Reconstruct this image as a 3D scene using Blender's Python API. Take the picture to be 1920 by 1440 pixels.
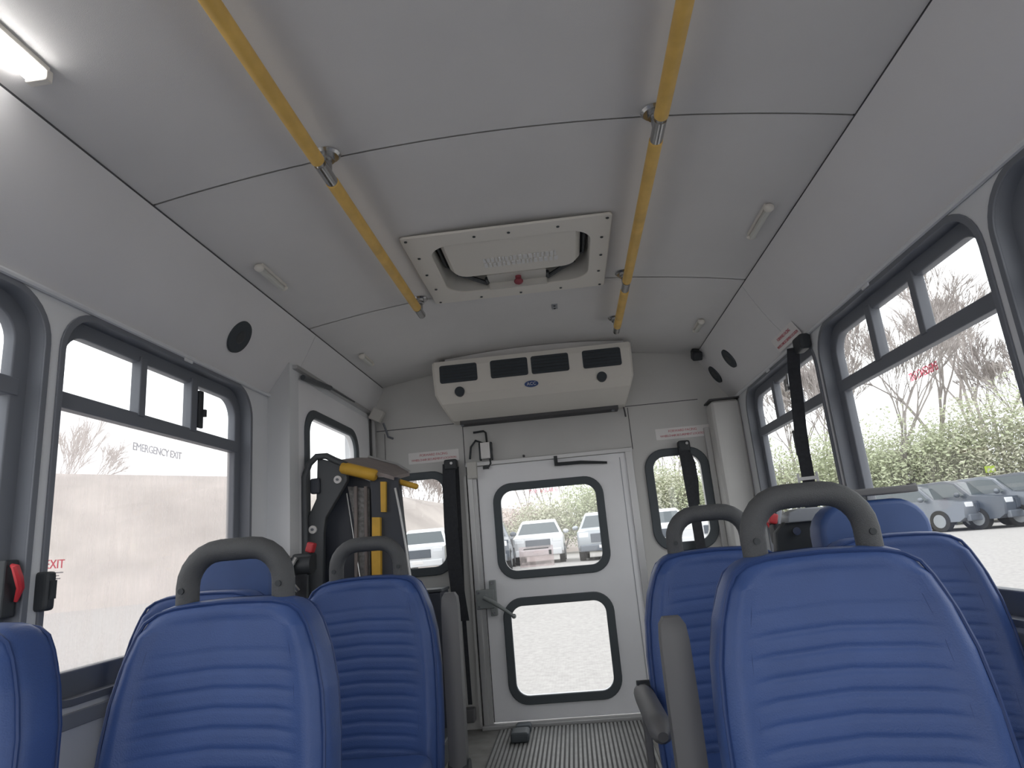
import bpy, bmesh, math, random
from mathutils import Vector, Matrix
random.seed(7)
for o in list(bpy.data.objects): bpy.data.objects.remove(o, do_unlink=True)
S = bpy.context.scene
COL = S.collection
# ------------------------------------------------------------------ camera
YAW, PIT, ROL, FPX = -0.070545, 0.242244, -0.087687, 1213.0
CAM = Vector((0.11, 0.0, 0.925))
F = Vector((math.sin(YAW)*math.cos(PIT), math.cos(YAW)*math.cos(PIT), math.sin(PIT)))
R0 = Vector((math.cos(YAW), -math.sin(YAW), 0)); U0 = R0.cross(F)
RR = R0*math.cos(ROL)+U0*math.sin(ROL); UU = U0*math.cos(ROL)-R0*math.sin(ROL)
cd = bpy.data.cameras.new('camera'); cam = bpy.data.objects.new('camera', cd); COL.objects.link(cam)
m = Matrix((RR, UU, -F)).transposed().to_4x4(); m.translation = CAM; cam.matrix_world = m
cd.sensor_fit = 'HORIZONTAL'; cd.sensor_width = 36; cd.lens = 36*FPX/1920; cd.clip_start = .02; cd.clip_end = 500
S.camera = cam
# ------------------------------------------------------------------ sky (overcast)
W = bpy.data.worlds.new('overcast_sky'); S.world = W; W.use_nodes = True
nt = W.node_tree; nt.nodes.clear()
wo = nt.nodes.new('ShaderNodeOutputWorld'); bg = nt.nodes.new('ShaderNodeBackground')
tc = nt.nodes.new('ShaderNodeTexCoord'); nz = nt.nodes.new('ShaderNodeTexNoise'); nz.inputs['Scale'].default_value = 1.6
rp = nt.nodes.new('ShaderNodeValToRGB')
rp.color_ramp.elements[0].position = .3; rp.color_ramp.elements[0].color = (.95, .97, 1, 1)
rp.color_ramp.elements[1].position = .7; rp.color_ramp.elements[1].color = (1, 1, 1, 1)
nt.links.new(tc.outputs['Generated'], nz.inputs['Vector']); nt.links.new(nz.outputs['Fac'], rp.inputs['Fac'])
nt.links.new(rp.outputs['Color'], bg.inputs['Color']); bg.inputs['Strength'].default_value = 1.9
nt.links.new(bg.outputs[0], wo.inputs[0])
vs = S.view_settings; vs.view_transform = 'Standard'; vs.look = 'None'; vs.gamma = 1; vs.use_curve_mapping = False
vs.exposure = 0.2
# ------------------------------------------------------------------ materials
def mat(name, col, rough=.6, metal=0, noise=0, nscale=20, bump=0, bscale=200, coat=0, emit=None, spec=.5, stretch=None):
    m = bpy.data.materials.new(name); m.use_nodes = True; n = m.node_tree; b = n.nodes['Principled BSDF']
    b.inputs['Base Color'].default_value = (*col, 1); b.inputs['Roughness'].default_value = rough
    b.inputs['Metallic'].default_value = metal; b.inputs['Specular IOR Level'].default_value = spec
    if coat: b.inputs['Coat Weight'].default_value = coat; b.inputs['Coat Roughness'].default_value = .15
    if emit: b.inputs['Emission Color'].default_value = (*emit[0], 1); b.inputs['Emission Strength'].default_value = emit[1]
    t = n.nodes.new('ShaderNodeTexCoord')
    src = t.outputs['Object']
    if stretch:
        mp = n.nodes.new('ShaderNodeMapping'); mp.inputs['Scale'].default_value = stretch
        n.links.new(src, mp.inputs['Vector']); src = mp.outputs['Vector']
    if noise:
        x = n.nodes.new('ShaderNodeTexNoise'); x.inputs['Scale'].default_value = nscale; x.inputs['Detail'].default_value = 5
        r = n.nodes.new('ShaderNodeValToRGB'); r.color_ramp.elements[0].position = .3; r.color_ramp.elements[1].position = .7
        r.color_ramp.elements[0].color = (*[c*(1-noise) for c in col], 1)
        r.color_ramp.elements[1].color = (*[min(1, c*(1+noise)) for c in col], 1)
        n.links.new(src, x.inputs['Vector']); n.links.new(x.outputs['Fac'], r.inputs['Fac']); n.links.new(r.outputs['Color'], b.inputs['Base Color'])
    if bump:
        x = n.nodes.new('ShaderNodeTexNoise'); x.inputs['Scale'].default_value = bscale
        u = n.nodes.new('ShaderNodeBump'); u.inputs['Strength'].default_value = bump; u.inputs['Distance'].default_value = .002
        n.links.new(src, x.inputs['Vector']); n.links.new(x.outputs['Fac'], u.inputs['Height']); n.links.new(u.outputs['Normal'], b.inputs['Normal'])
    return m
def glassmat(name, tint, dirt=0.0, dirtcol=(.8, .78, .75), dscale=(3, 3, 3), refl=.04):
    m = bpy.data.materials.new(name); m.use_nodes = True; n = m.node_tree; n.nodes.clear()
    out = n.nodes.new('ShaderNodeOutputMaterial'); tr = n.nodes.new('ShaderNodeBsdfTransparent'); tr.inputs[0].default_value = (*tint, 1)
    gl = n.nodes.new('ShaderNodeBsdfGlossy'); gl.inputs['Roughness'].default_value = .02
    mx = n.nodes.new('ShaderNodeMixShader'); mx.inputs[0].default_value = refl; n.links.new(tr.outputs[0], mx.inputs[1]); n.links.new(gl.outputs[0], mx.inputs[2])
    last = mx.outputs[0]
    if dirt:
        df = n.nodes.new('ShaderNodeBsdfTranslucent'); df.inputs[0].default_value = (*dirtcol, 1)
        t = n.nodes.new('ShaderNodeTexCoord'); mp = n.nodes.new('ShaderNodeMapping'); mp.inputs['Scale'].default_value = dscale
        x = n.nodes.new('ShaderNodeTexNoise'); x.inputs['Scale'].default_value = 6; x.inputs['Detail'].default_value = 8; x.inputs['Roughness'].default_value = .7
        r = n.nodes.new('ShaderNodeMapRange'); r.inputs[1].default_value = .35; r.inputs[2].default_value = .75; r.inputs[3].default_value = dirt*.25; r.inputs[4].default_value = dirt
        n.links.new(t.outputs['Object'], mp.inputs[0]); n.links.new(mp.outputs[0], x.inputs['Vector']); n.links.new(x.outputs['Fac'], r.inputs[0])
        m2 = n.nodes.new('ShaderNodeMixShader'); n.links.new(r.outputs[0], m2.inputs[0]); n.links.new(last, m2.inputs[1]); n.links.new(df.outputs[0], m2.inputs[2]); last = m2.outputs[0]
    n.links.new(last, out.inputs[0]); return m
M = dict(
    ceil=mat('ceiling_vinyl', (.69, .68, .675), .75, noise=.03, nscale=3, bump=.3, bscale=900),
    cove=mat('cove_panel', (.76, .755, .765), .6, noise=.02, nscale=3, bump=.2, bscale=900),
    wall=mat('wall_panel', (.72, .735, .755), .55, noise=.03, nscale=4),
    rear=mat('rear_panel', (.60, .595, .58), .6, noise=.03, nscale=4),
    gap=mat('panel_gap', (.09, .09, .095), .9), bead=mat('bead_grey', (.20, .20, .21), .7),
    floor=mat('floor_vinyl', (.22, .215, .205), .7, noise=.18, nscale=14),
    rib=mat('floor_rib', (.30, .30, .295), .5, noise=.12, nscale=20),
    ribd=mat('floor_rib_dark', (.13, .13, .13), .8),
    door=mat('door_white', (.90, .90, .92), .4, noise=.02, nscale=5),
    frame=mat('window_frame_grey', (.17, .182, .21), .45),
    frame2=mat('window_frame_edge', (.27, .285, .31), .35),
    rubber=mat('rubber_black', (.075, .088, .098), .6),
    alu=mat('aluminium', (.52, .52, .52), .38, metal=.7),
    beige=mat('beige_plastic', (.56, .545, .51), .5, noise=.03, nscale=6),
    cream=mat('cream_plastic', (.74, .71, .655), .45),
    black=mat('black_plastic', (.03, .035, .04), .5),
    vent=mat('vent_dark', (.035, .045, .055), .6),
    yellow=mat('yellow_rail', (.76, .48, .12), .45, noise=.12, nscale=15),
    yellow2=mat('yellow_pad', (.72, .42, .05), .55, noise=.1, nscale=20),
    latchm=mat('latch_metal', (.26, .28, .28), .45, metal=.3),
    chrome=mat('chrome', (.45, .45, .45), .25, metal=1),
    blue=mat('seat_blue_vinyl', (.046, .090, .255), .42, noise=.06, nscale=12, bump=.25, bscale=400, spec=.4),
    pipe=mat('seat_piping', (.02, .05, .17), .5),
    bluedark=mat('seat_shaded_vinyl', (.032, .075, .22), .45, noise=.06, nscale=12),  # same seat vinyl, shade on the folded cushions put into the colour
    grip=mat('grip_rubber', (.075, .078, .082), .55, bump=.6, bscale=500),
    arm=mat('armrest_grey', (.115, .115, .12), .5),
    belt=mat('belt_webbing', (.028, .03, .036), .8, noise=.2, nscale=80),
    lift=mat('lift_steel_grey', (.075, .082, .09), .45, noise=.08, nscale=8),
    liftd=mat('lift_panel_dark', (.04, .046, .062), .5),
    mesh=mat('lift_mesh_plate', (.24, .235, .23), .6, noise=.4, nscale=60),
    brown=mat('lift_bridge_plate', (.27, .23, .22), .5, noise=.1, nscale=14),
    red2=mat('knob_red', (.28, .05, .07), .5),
    red=mat('red_plastic', (.55, .04, .05), .4),
    redink=mat('red_ink', (.55, .12, .15), .6), ink=mat('grey_ink', (.38, .38, .38), .7), dink=mat('dark_ink', (.12, .12, .12), .7),
    paper=mat('decal_white', (.82, .80, .79), .6), badge=mat('badge_blue', (.03, .07, .22), .4), white=mat('white_plastic', (.75, .75, .75), .4),
    lamp=mat('lamp_lens', (1, 1, 1), .4, emit=((1, .98, .95), 14)),
    lens=mat('lamp_lens_off', (.62, .62, .58), .35),
    glass=glassmat('window_glass', (.96, .97, .97), .02),
    dirty=glassmat('dirty_glass', (.94, .94, .94), .5, (.62, .59, .57), (1, 9, .7)),
    rglass=glassmat('rear_glass', (.95, .96, .96), .03, (.8, .78, .75), (1, 1, .3)),
    inkf=glassmat('ink_film', (.62, .62, .64), .0), redf=glassmat('red_film', (.85, .38, .45), .0),
    pink=glassmat('sticker_film', (.84, .77, .78), .35),
    gravel=mat('gravel', (.425, .405, .39), .95, noise=.12, nscale=14, bump=1, bscale=8),
    bank=mat('earth_bank', (.45, .40, .37), .95, noise=.25, nscale=.35),
    bark=mat('bark', (.42, .38, .365), .9, noise=.2, nscale=3), bark2=mat('bark_pale', (.55, .50, .48), .9),
    leaf=mat('leaf_spring_green', (.50, .54, .36), .8, noise=.15, nscale=.6), leaf2=mat('leaf_olive', (.55, .55, .42), .8, noise=.15, nscale=.6),
    leaf3=mat('twig_brown', (.60, .51, .46), .9, noise=.3, nscale=.6),
    cwhite=mat('car_white', (.75, .76, .78), .25, coat=.6), cgrey=mat('car_grey', (.16, .18, .21), .3, metal=.3, coat=.6),
    cnavy=mat('car_dark', (.06, .075, .10), .3, coat=.6), csilver=mat('car_silver', (.42, .45, .48), .3, metal=.5, coat=.5),
    cglass=mat('car_glass', (.05, .07, .08), .06, spec=.9), tyre=mat('tyre', (.025, .025, .025), .8), clamp=mat('car_lamp', (.8, .82, .85), .15),
    hivis=mat('hivis', (.55, .75, .05), .6),
)
# ------------------------------------------------------------------ helpers
WL = {}
class B:
    def __init__(s): s.bm = bmesh.new()
    def box(s, c, d, rot=None, bev=0):
        g = bmesh.ops.create_cube(s.bm, size=1)['verts']
        mt = Matrix.Diagonal((*d, 1)); 
        if rot: mt = Matrix.Rotation(rot[1], 4, rot[0]) @ mt
        bmesh.ops.transform(s.bm, matrix=Matrix.Translation(c) @ mt, verts=g)
        if bev:
            es = list({e for v in g for e in v.link_edges}); bmesh.ops.bevel(s.bm, geom=es, offset=bev, segments=3, affect='EDGES', profile=.6)
        return s
    def bb(s, x0, x1, y0, y1, z0, z1, bev=0): return s.box(((x0+x1)/2, (y0+y1)/2, (z0+z1)/2), (abs(x1-x0), abs(y1-y0), abs(z1-z0)), bev=bev)
    def loft(s, rings, cap=True, closed=True):
        vr = [[s.bm.verts.new(p) for p in r] for r in rings]
        for a, b in zip(vr, vr[1:]):
            n = len(a)
            for i in range(n if closed else n-1):
                j = (i+1) % n
                try: s.bm.faces.new((a[i], a[j], b[j], b[i]))
                except ValueError: pass
        if cap:
            for r in (vr[0], vr[-1]):
                try: s.bm.faces.new(r)
                except ValueError: pass
        return s
    def tube(s, pts, r, n=10, cap=True, flat=1.0):
        pts = [Vector(p) for p in pts]; rings = []; up = None
        for i, p in enumerate(pts):
            t = (pts[min(i+1, len(pts)-1)]-pts[max(i-1, 0)]).normalized()
            if up is None:
                up = Vector((0, 0, 1)) if abs(t.z) < .9 else Vector((1, 0, 0))
            a = t.cross(up).normalized(); b = a.cross(t).normalized(); up = b
            rr = r[i] if isinstance(r, (list, tuple)) else r
            rings.append([p+a*math.cos(2*math.pi*k/n)*rr+b*math.sin(2*math.pi*k/n)*rr*flat for k in range(n)])
        return s.loft(rings, cap)
    def cyl(s, a, b, r, n=20): return s.tube([a, b], r, n)
    def cone(s, a, b, r0, r1, n=20): return s.tube([a, b], [r0, r1], n)
    def ball(s, c, r, sc=(1, 1, 1), n=12):
        g = bmesh.ops.create_uvsphere(s.bm, u_segments=n, v_segments=max(6, n//2+1), radius=r)['verts']
        bmesh.ops.transform(s.bm, matrix=Matrix.Translation(c) @ Matrix.Diagonal((*sc, 1)), verts=g); return s
    def me(s, name='m'):
        bmesh.ops.recalc_face_normals(s.bm, faces=s.bm.faces[:])
        m = bpy.data.meshes.new(name); s.bm.to_mesh(m); s.bm.free(); return m
def put(name, me, mt, parent=None, smooth=False, **props):
    if isinstance(me, B): me = me.me(name)
    me.name = name
    if parent is not None: off = WL[parent.name]
    else:
        xs = [v.co for v in me.vertices]
        off = Vector(((min(v.x for v in xs)+max(v.x for v in xs))/2, (min(v.y for v in xs)+max(v.y for v in xs))/2, min(v.z for v in xs)))
    me.transform(Matrix.Translation(-off))
    me.materials.clear(); me.materials.append(M[mt] if isinstance(mt, str) else mt)
    if smooth:
        for p in me.polygons: p.use_smooth = True
        if smooth is True: 
            try: me.set_sharp_from_angle(angle=math.radians(40))
            except Exception: pass
    o = bpy.data.objects.new(name, me); COL.objects.link(o)
    if parent is not None: o.parent = parent
    else: o.location = off
    WL[o.name] = off.copy()
    for k, v in props.items(): o[k] = v
    return o
def thing(name, label, cat, loc, group=None):
    o = bpy.data.objects.new(name, None); o.empty_display_size = .1; COL.objects.link(o); o.location = loc
    o['label'] = label; o['category'] = cat
    if group: o['group'] = group
    WL[o.name] = Vector(loc); return o
def struct(name, me, mt, parent=None, **k):
    if parent is None: k['kind'] = 'structure'
    return put(name, me, mt, parent, **k)
def sempty(name, loc):
    o = bpy.data.objects.new(name, None); o.empty_display_size = .1; COL.objects.link(o); o.location = loc; o['kind'] = 'structure'; WL[o.name] = Vector(loc); return o
def rr(x0, y0, x1, y1, r, n=6):
    P = []
    for cx, cy, a in ((x1-r, y1-r, 0), (x0+r, y1-r, 90), (x0+r, y0+r, 180), (x1-r, y0+r, 270)):
        for i in range(n+1):
            t = math.radians(a+90*i/n); P.append((cx+r*math.cos(t), cy+r*math.sin(t)))
    return P
def plate(loops, thick, mtx, bevel=0):
    c = bpy.data.curves.new('c', 'CURVE'); c.dimensions = '2D'; c.fill_mode = 'BOTH'; c.extrude = max(thick/2-bevel, 0); c.bevel_depth = bevel; c.bevel_resolution = 2
    for L in loops:
        sp = c.splines.new('POLY'); sp.points.add(len(L)-1); sp.use_cyclic_u = True
        for i, p in enumerate(L): sp.points[i].co = (p[0], p[1], 0, 1)
    o = bpy.data.objects.new('t', c); COL.objects.link(o); dg = bpy.context.evaluated_depsgraph_get()
    me = bpy.data.meshes.new_from_object(o.evaluated_get(dg)); bpy.data.objects.remove(o); bpy.data.curves.remove(c)
    me.transform(mtx); return me
def text(s, size, mtx, ext=.0006, align='CENTER', spacing=1.0):
    c = bpy.data.curves.new('t', 'FONT'); c.body = s; c.size = size; c.extrude = ext; c.align_x = align; c.align_y = 'CENTER'; c.space_character = spacing; c.resolution_u = 2
    o = bpy.data.objects.new('t', c); COL.objects.link(o); dg = bpy.context.evaluated_depsgraph_get()
    me = bpy.data.meshes.new_from_object(o.evaluated_get(dg)); bpy.data.objects.remove(o); bpy.data.curves.remove(c)
    me.transform(mtx); return me
def mtx(o, x, y, z):
    m = Matrix((Vector(x), Vector(y), Vector(z))).transposed().to_4x4(); m.translation = Vector(o); return m
XZ = lambda Y: mtx((0, Y, 0), (1, 0, 0), (0, 0, 1), (0, -1, 0))       # facing the camera (-Y)
YZ = lambda X: mtx((X, 0, 0), (0, 1, 0), (0, 0, 1), (1, 0, 0))
def at(px, py, Y=None, X=None, Z=None):
    d = RR*((px-960)/FPX)+UU*(-(py-720)/FPX)+F
    if Y is not None: t = (Y-CAM.y)/d.y
    elif X is not None: t = (X-CAM.x)/d.x
    else: t = (Z-CAM.z)/d.z
    return CAM+d*t
HW = 1.09          # half width inside
ZC = lambda x: 1.99-.1064*x*x
CB, CT = 1.615, (.93, 1.898)   # cove bottom height / top x,z
REAR = 3.70; FRONT = -1.55
# ------------------------------------------------------------------ floor, walls, ceiling
fl = struct('floor', B().bb(-HW-.02, HW+.02, FRONT, REAR+.02, -.06, 0), 'floor')
rn = B()
for i in range(37):
    x = -.36+i*.02; rn.bb(x, x+.011, .2, 3.64, .003, .0075)
put('runner_mat', B().bb(-.37, .375, .2, 3.645, .0005, .003), 'ribd', fl)
put('runner_ribs', rn, 'rib', fl, kind='stuff')
SILL, TOPZ = .655, 1.598
wl_windows = [(-1.45, -.62), (-.59, .385), (.41, 1.375), (1.42, 2.385)]  # first two on each side are unseen, put in to admit light
wr_windows = [(-1.45, -.62), (-.59, .385), (.41, 1.385), (1.425, 2.40), (2.445, 3.43)]
def side_wall(name, sx, wins, yend):
    outer = [(FRONT, 0), (yend, 0), (yend, 1.66), (FRONT, 1.66)]
    me = plate([outer]+[rr(a, SILL, b, TOPZ, .115, 8) for a, b in wins], .075, YZ(sx*(HW+.0375)))
    return struct(name, me, 'wall')
wl = side_wall('wall_left', -1, wl_windows, 2.53)
wr = side_wall('wall_right', 1, wr_windows, REAR)
for s, w in ((-1, wl), (1, wr)):      # seat track ledge along the wall under the windows
    put('wall_ledge', B().bb(s*HW, s*(HW-.009), FRONT, 2.5 if s < 0 else 3.62, .60, .635, bev=.003), 'frame2', w)
    put('kick_panel', B().bb(s*HW, s*(HW-.008), FRONT, 2.5 if s < 0 else 3.62, .0, .10), 'gap', w)
# lift door wall (stands a little inboard) with its window
LX = -.996
lw = struct('wall_left.001', plate([[(2.53, 0), (REAR, 0), (REAR, 1.745), (2.53, 1.745)], rr(2.62, .02, 3.60, 1.70, .01, 1)], .14, YZ(LX-.07)), 'wall')
# rear wall with door and two window openings
def rwall():
    outer = [(-1.12, -.02), (1.12, -.02), (1.12, 1.66), (.94, 1.93)] + [(x, ZC(x)+.02) for x in (.8, .6, .4, .2, 0, -.2, -.4, -.6, -.8)] + [(-.94, 1.93), (-1.12, 1.66)]
    holes = [[(-.445, .0), (.48, .0), (.48, 1.385), (-.445, 1.385)], rr(.592, .855, .865, 1.335, .075), rr(-.862, .835, -.592, 1.335, .075)]
    return plate([outer]+holes, .06, XZ(REAR+.03))
rw = struct('wall_rear', rwall(), 'rear')
for x in (-.462, .50): put('panel_seam', B().bb(x-.002, x+.002, REAR-.0015, REAR+.001, 1.39, 1.63), 'gap', rw)
put('panel_seam', B().bb(-.99, .90, REAR-.0015, REAR+.001, 1.636, 1.640), 'gap', rw)
put('panel_seam', B().bb(-.93, -.927, REAR-.0015, REAR+.001, .3, 1.62), 'gap', rw)
# front bulkhead behind the camera, its windscreen opening enlarged to let in more light
fw = struct('wall_front', plate([[(-1.12, -.02), (1.12, -.02), (1.12, 1.66), (.94, 1.93), (0, 2.0), (-.94, 1.93), (-1.12, 1.66)], rr(-1.05, .2, 1.05, 1.80, .1)], .06, XZ(FRONT)), 'wall')
# ceiling: dark backing and the lining panels fixed below it
def arch(y0, y1, dz, hole=None, th=.004):
    b = B(); xs = [-.925+1.85*i/50 for i in range(51)]
    xs = sorted([x for x in xs if not hole or min(abs(x-hole[0]), abs(x-hole[1])) > .012]+(list(hole[:2]) if hole else []))
    ys = [y0, y1] if not hole else [y0, hole[2], hole[3], y1]
    for zo in (dz, dz+th):
        g = [[b.bm.verts.new((x, y, ZC(x)+zo)) for x in xs] for y in ys]
        for j in range(len(ys)-1):
            for i in range(len(xs)-1):
                if hole and j == 1 and hole[0]-.001 <= xs[i] and xs[i+1] <= hole[1]+.001: continue
                b.bm.faces.new((g[j][i], g[j][i+1], g[j+1][i+1], g[j+1][i]))
    return b
HOLE = (-.295, .285, 2.075, 2.525)
def arch_back():
    b = arch(FRONT, REAR+.03, .012, HOLE, .03); return b
ce = struct('ceiling', arch_back(), 'gap', smooth=True)
seams = [FRONT, -.62, .45, 1.5, 2.57, REAR]
for a, c in zip(seams, seams[1:]):
    put('ceiling_panel', arch(a+.003, c-.003, 0, HOLE if a == 1.5 else None), 'ceil', ce, smooth=True)
P_ = [(-1.165, 1.70), (-1.165, 1.86), (-1.0, 2.0)]+[(x, ZC(x)+.10) for x in (-.8, -.6, -.3, 0, .3, .6, .8)]+[(1.0, 2.0), (1.165, 1.86), (1.165, 1.70)]
put('roof_shell', B().loft([[(x, y, z) for x, z in P_]+[(x*1.01, y, z+.012) for x, z in P_[::-1]] for y in (FRONT-.02, REAR+.06)]), 'gap', ce)  # unseen outer shell, added to stop sky light leaking in above the coves
# coved side panels
def cove(s, y0, y1, dx=0.0):
    b = B(); P = []
    for i in range(13):
        t = i/12; x = HW+(CT[0]-.006-HW)*t; z = CB+(CT[1]-.006-CB)*t
        bul = .010*math.sin(math.pi*t); P.append((x-bul*.87+dx, z-bul*.5))
    Q = [(x+.02, z+.012) for x, z in P][::-1]
    b.loft([[(s*x, y, z) for x, z in P+Q] for y in (y0, y1)]); return b
for s, nm, cuts in ((-1, 'trim_1', [FRONT, .2, 2.64, REAR]), (1, 'trim_2', [FRONT, .6, 2.62, REAR])):
    root = sempty(nm, (s*1.0, 0, CB))
    for a, c in zip(cuts, cuts[1:]): put('cove_panel', cove(s, a+.0015, c-.0015), 'cove', root, smooth=True)
    put('cove_edge', B().tube([(s*(HW-.006), FRONT, CB-.004), (s*(HW-.006), 2.53 if s < 0 else REAR, CB-.004)], .008, 8), 'wall', root)
    put('upper_bead', B().tube([(s*(CT[0]+.002), FRONT, CT[1]+.006), (s*(CT[0]+.002), REAR, CT[1]+.006)], .0045, 8), 'bead', root)
# pillar casing in the right rear corner
struct('trim_3', B().bb(.935, HW, 3.55, REAR, 0, 1.595, bev=.03), 'rear')
put('pillar_cap', B().bb(.93, HW, 3.545, REAR, 1.595, 1.603), 'gap', bpy.data.objects['trim_3'])
put('cover_strip', B().bb(.905, .935, 3.675, REAR, .3, 1.47, bev=.005), 'rear', bpy.data.objects['trim_3'])
# ------------------------------------------------------------------ side windows
wn = [0]
def side_window(sx, y0, y1, txt=None, gl='glass', red=True):
    wn[0] += 1; root = sempty('window_%d' % wn[0], (sx*HW, (y0+y1)/2, SILL))
    xg = HW+.05; ins = .048
    put('frame', plate([rr(y0+.002, SILL+.002, y1-.002, TOPZ-.002, .113, 8), rr(y0+ins, SILL+ins+.014, y1-ins, TOPZ-ins+.004, .075, 8)], .03, YZ(sx*xg), bevel=.004), 'frame', root, smooth=True)
    put('reveal', plate([rr(y0+.0015, SILL+.0015, y1-.0015, TOPZ-.0015, .113, 8), rr(y0+.008, SILL+.008, y1-.008, TOPZ-.008, .107, 8)], .052, YZ(sx*(HW+.023))), 'frame', root, smooth=True)
    put('edge_trim', plate([rr(y0-.006, SILL-.006, y1+.006, TOPZ+.006, .12, 8), rr(y0+.008, SILL+.008, y1-.008, TOPZ-.008, .107, 8)], .006, YZ(sx*(HW-.003)), bevel=.0015), 'frame', root, smooth=True)
    put('transom', B().bb(sx*(xg-.018), sx*(xg+.012), y0+.03, y1-.03, 1.352, 1.394, bev=.004), 'frame', root)
    a, c = y0+.355, y0+.625
    put('mullion', B().bb(sx*(xg-.022), sx*(xg+.01), a-.012, a+.018, 1.385, TOPZ-.03, bev=.004), 'frame', root)
    mu = put('mullion', B().bb(sx*(xg-.022), sx*(xg+.01), c-.016, c+.022, 1.385, TOPZ-.03, bev=.004), 'frame', root)
    if sx < 0: put('slider_catch', B().bb(sx*(xg-.03), sx*(xg-.02), c+.02, c+.045, 1.40, 1.53, bev=.003).bb(sx*(xg-.04), sx*(xg-.03), c+.035, c+.048, 1.44, 1.465), 'black', mu)
    put('glass_pane', B().bb(sx*(xg+.004), sx*(xg+.008), y0+.03, y1-.03, SILL+.04, 1.36), gl, root)
    for u, v, dx in ((y0+.03, a, .0), (a, c, -.008), (c, y1-.03, 0)):
        put('glass_pane', B().bb(sx*(xg+.002+dx), sx*(xg+.006+dx), u, v, 1.385, TOPZ-.03), 'glass', root)
    put('retainer_clip', B().bb(sx*(HW-.01), sx*(HW+.004), (y0+y1)/2+.02, (y0+y1)/2+.065, TOPZ-.004, TOPZ+.012, bev=.003), 'wall', root)
    if red:
        yl = y1-.03; zl = .955; X = HW+.006
        h = put('release_latch', B().bb(sx*X, sx*(X+.03), yl-.018, yl+.018, zl-.09, zl+.03, bev=.005), 'black', root)
        put('release_handle', B().tube([(sx*(X-.005), yl-.008, zl+.018), (sx*(X-.016), yl-.010, zl+.014), (sx*(X-.02), yl-.003, zl-.01), (sx*(X-.016), yl+.008, zl-.03), (sx*(X-.006), yl+.010, zl-.058)], [.004, .008, .009, .008, .004], 8), 'red', h, smooth=True)
        yn = y0-.005
        h = put('release_latch', B().bb(sx*(HW-.03), sx*(HW+.02), yn-.012, yn+.016, zl-.085, zl+.0, bev=.01).bb(sx*(HW-.036), sx*(HW-.028), yn-.004, yn+.008, zl-.06, zl-.02), 'black', root)
    return root
for a, c in wl_windows[:2]: side_window(-1, a, c)
w3 = side_window(-1, *wl_windows[2], gl='glass')
w4 = side_window(-1, *wl_windows[3], gl='dirty')
for a, c in wr_windows[:2]: side_window(1, a, c)
w7 = side_window(1, *wr_windows[2]); w8 = side_window(1, *wr_windows[3]); w9 = side_window(1, *wr_windows[4])
XT = HW+.05
put('lettering', text('EMERGENCY EXIT', .033, mtx((-(XT-.001), 1.895, 1.297), (0, 1, 0), (0, 0, 1), (1, 0, 0)), spacing=.9), 'inkf', w4)
put('lettering', text('EXIT', .030, mtx((-(XT-.001), 1.515, .972), (0, 1, 0), (0, 0, 1), (1, 0, 0))), 'redf', w4)
sm = B()
for k, (w, z) in enumerate(((.055, .951), (.03, .944), (.04, .937))): sm.bb(-(XT-.001), -(XT-.002), 1.515-w/2, 1.515+w/2, z, z+.003)
put('lettering', sm, 'inkf', w4)
put('lettering', text('EMERGENCY EXIT', .036, mtx((XT+.0095, 1.885, 1.300), (0, .6, 0), (0, 0, 1), (1, 0, 0)), spacing=.85), 'redf', w8)
# ------------------------------------------------------------------ rear windows
def rear_window(n, x0, x1, z0, z1):
    root = sempty('window_%d' % n, ((x0+x1)/2, REAR, z0)); 
    put('gasket', plate([rr(x0-.035, z0-.035, x1+.035, z1+.032, .105, 8), rr(x0, z0, x1, z1, .075, 8)], .02, XZ(REAR-.006), bevel=.006), 'rubber', root, smooth=True)
    put('glass_pane', B().bb(x0-.01, x1+.01, REAR+.02, REAR+.024, z0-.01, z1+.01), 'rglass', root)
rear_window(10, -.862, -.592, .835, 1.335); rear_window(11, .592, .865, .855, 1.335)
# ------------------------------------------------------------------ rear door
d1 = sempty('door_1', (.02, REAR, 0))
U = (-.277, .778, .268, 1.224); L_ = (-.270, .142, .252, .602)
put('door_panel', plate([[(-.402, .03), (.452, .03), (.452, 1.372), (-.402, 1.372)], rr(*U, .07, 8), rr(*L_, .07, 8)], .035, XZ(REAR+.012), bevel=.003), 'door', d1)
for z in (U, L_):
    g = put('gasket', plate([rr(z[0]-.034, z[1]-.034, z[2]+.034, z[3]+.034, .10, 8), rr(*z, .07, 8)], .018, XZ(REAR-.010), bevel=.005), 'rubber', d1, smooth=True)
    put('glass_pane', B().bb(z[0]-.01, z[2]+.01, REAR+.008, REAR+.012, z[1]-.01, z[3]+.01), 'rglass', g)
put('jamb', B().bb(.4525, .492, REAR-.016, REAR+.02, .02, 1.402, bev=.003), 'alu', d1)
put('jamb', B().bb(-.4525, -.403, REAR-.012, REAR+.02, .02, 1.375).bb(-.452, -.424, REAR-.03, REAR+.02, .02, 1.33, bev=.003), 'alu', d1)
put('jamb_channel', B().bb(-.474, -.460, REAR-.02, REAR+.01, .02, 1.33), 'rear', d1)
put('jamb_gap', B().bb(-.459, -.453, REAR-.004, REAR+.01, .02, 1.385), 'gap', d1)
put('head_frame', B().bb(-.46, .495, REAR-.018, REAR+.02, 1.376, 1.40, bev=.003), 'alu', d1)
put('threshold', B().bb(-.46, .495, REAR-.045, REAR+.03, .0, .022, bev=.004), 'alu', d1)
put('hinge_gap', B().bb(-.3995, -.396, REAR-.010, REAR-.004, .03, 1.33), 'gap', d1)
put('fold_line', B().bb(.418, .421, REAR-.0075, REAR-.004, .05, 1.35), 'frame2', d1)
put('upper_bracket', B().bb(-.448, -.392, REAR-.05, REAR-.005, 1.305, 1.40, bev=.006), 'beige', d1)
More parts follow.
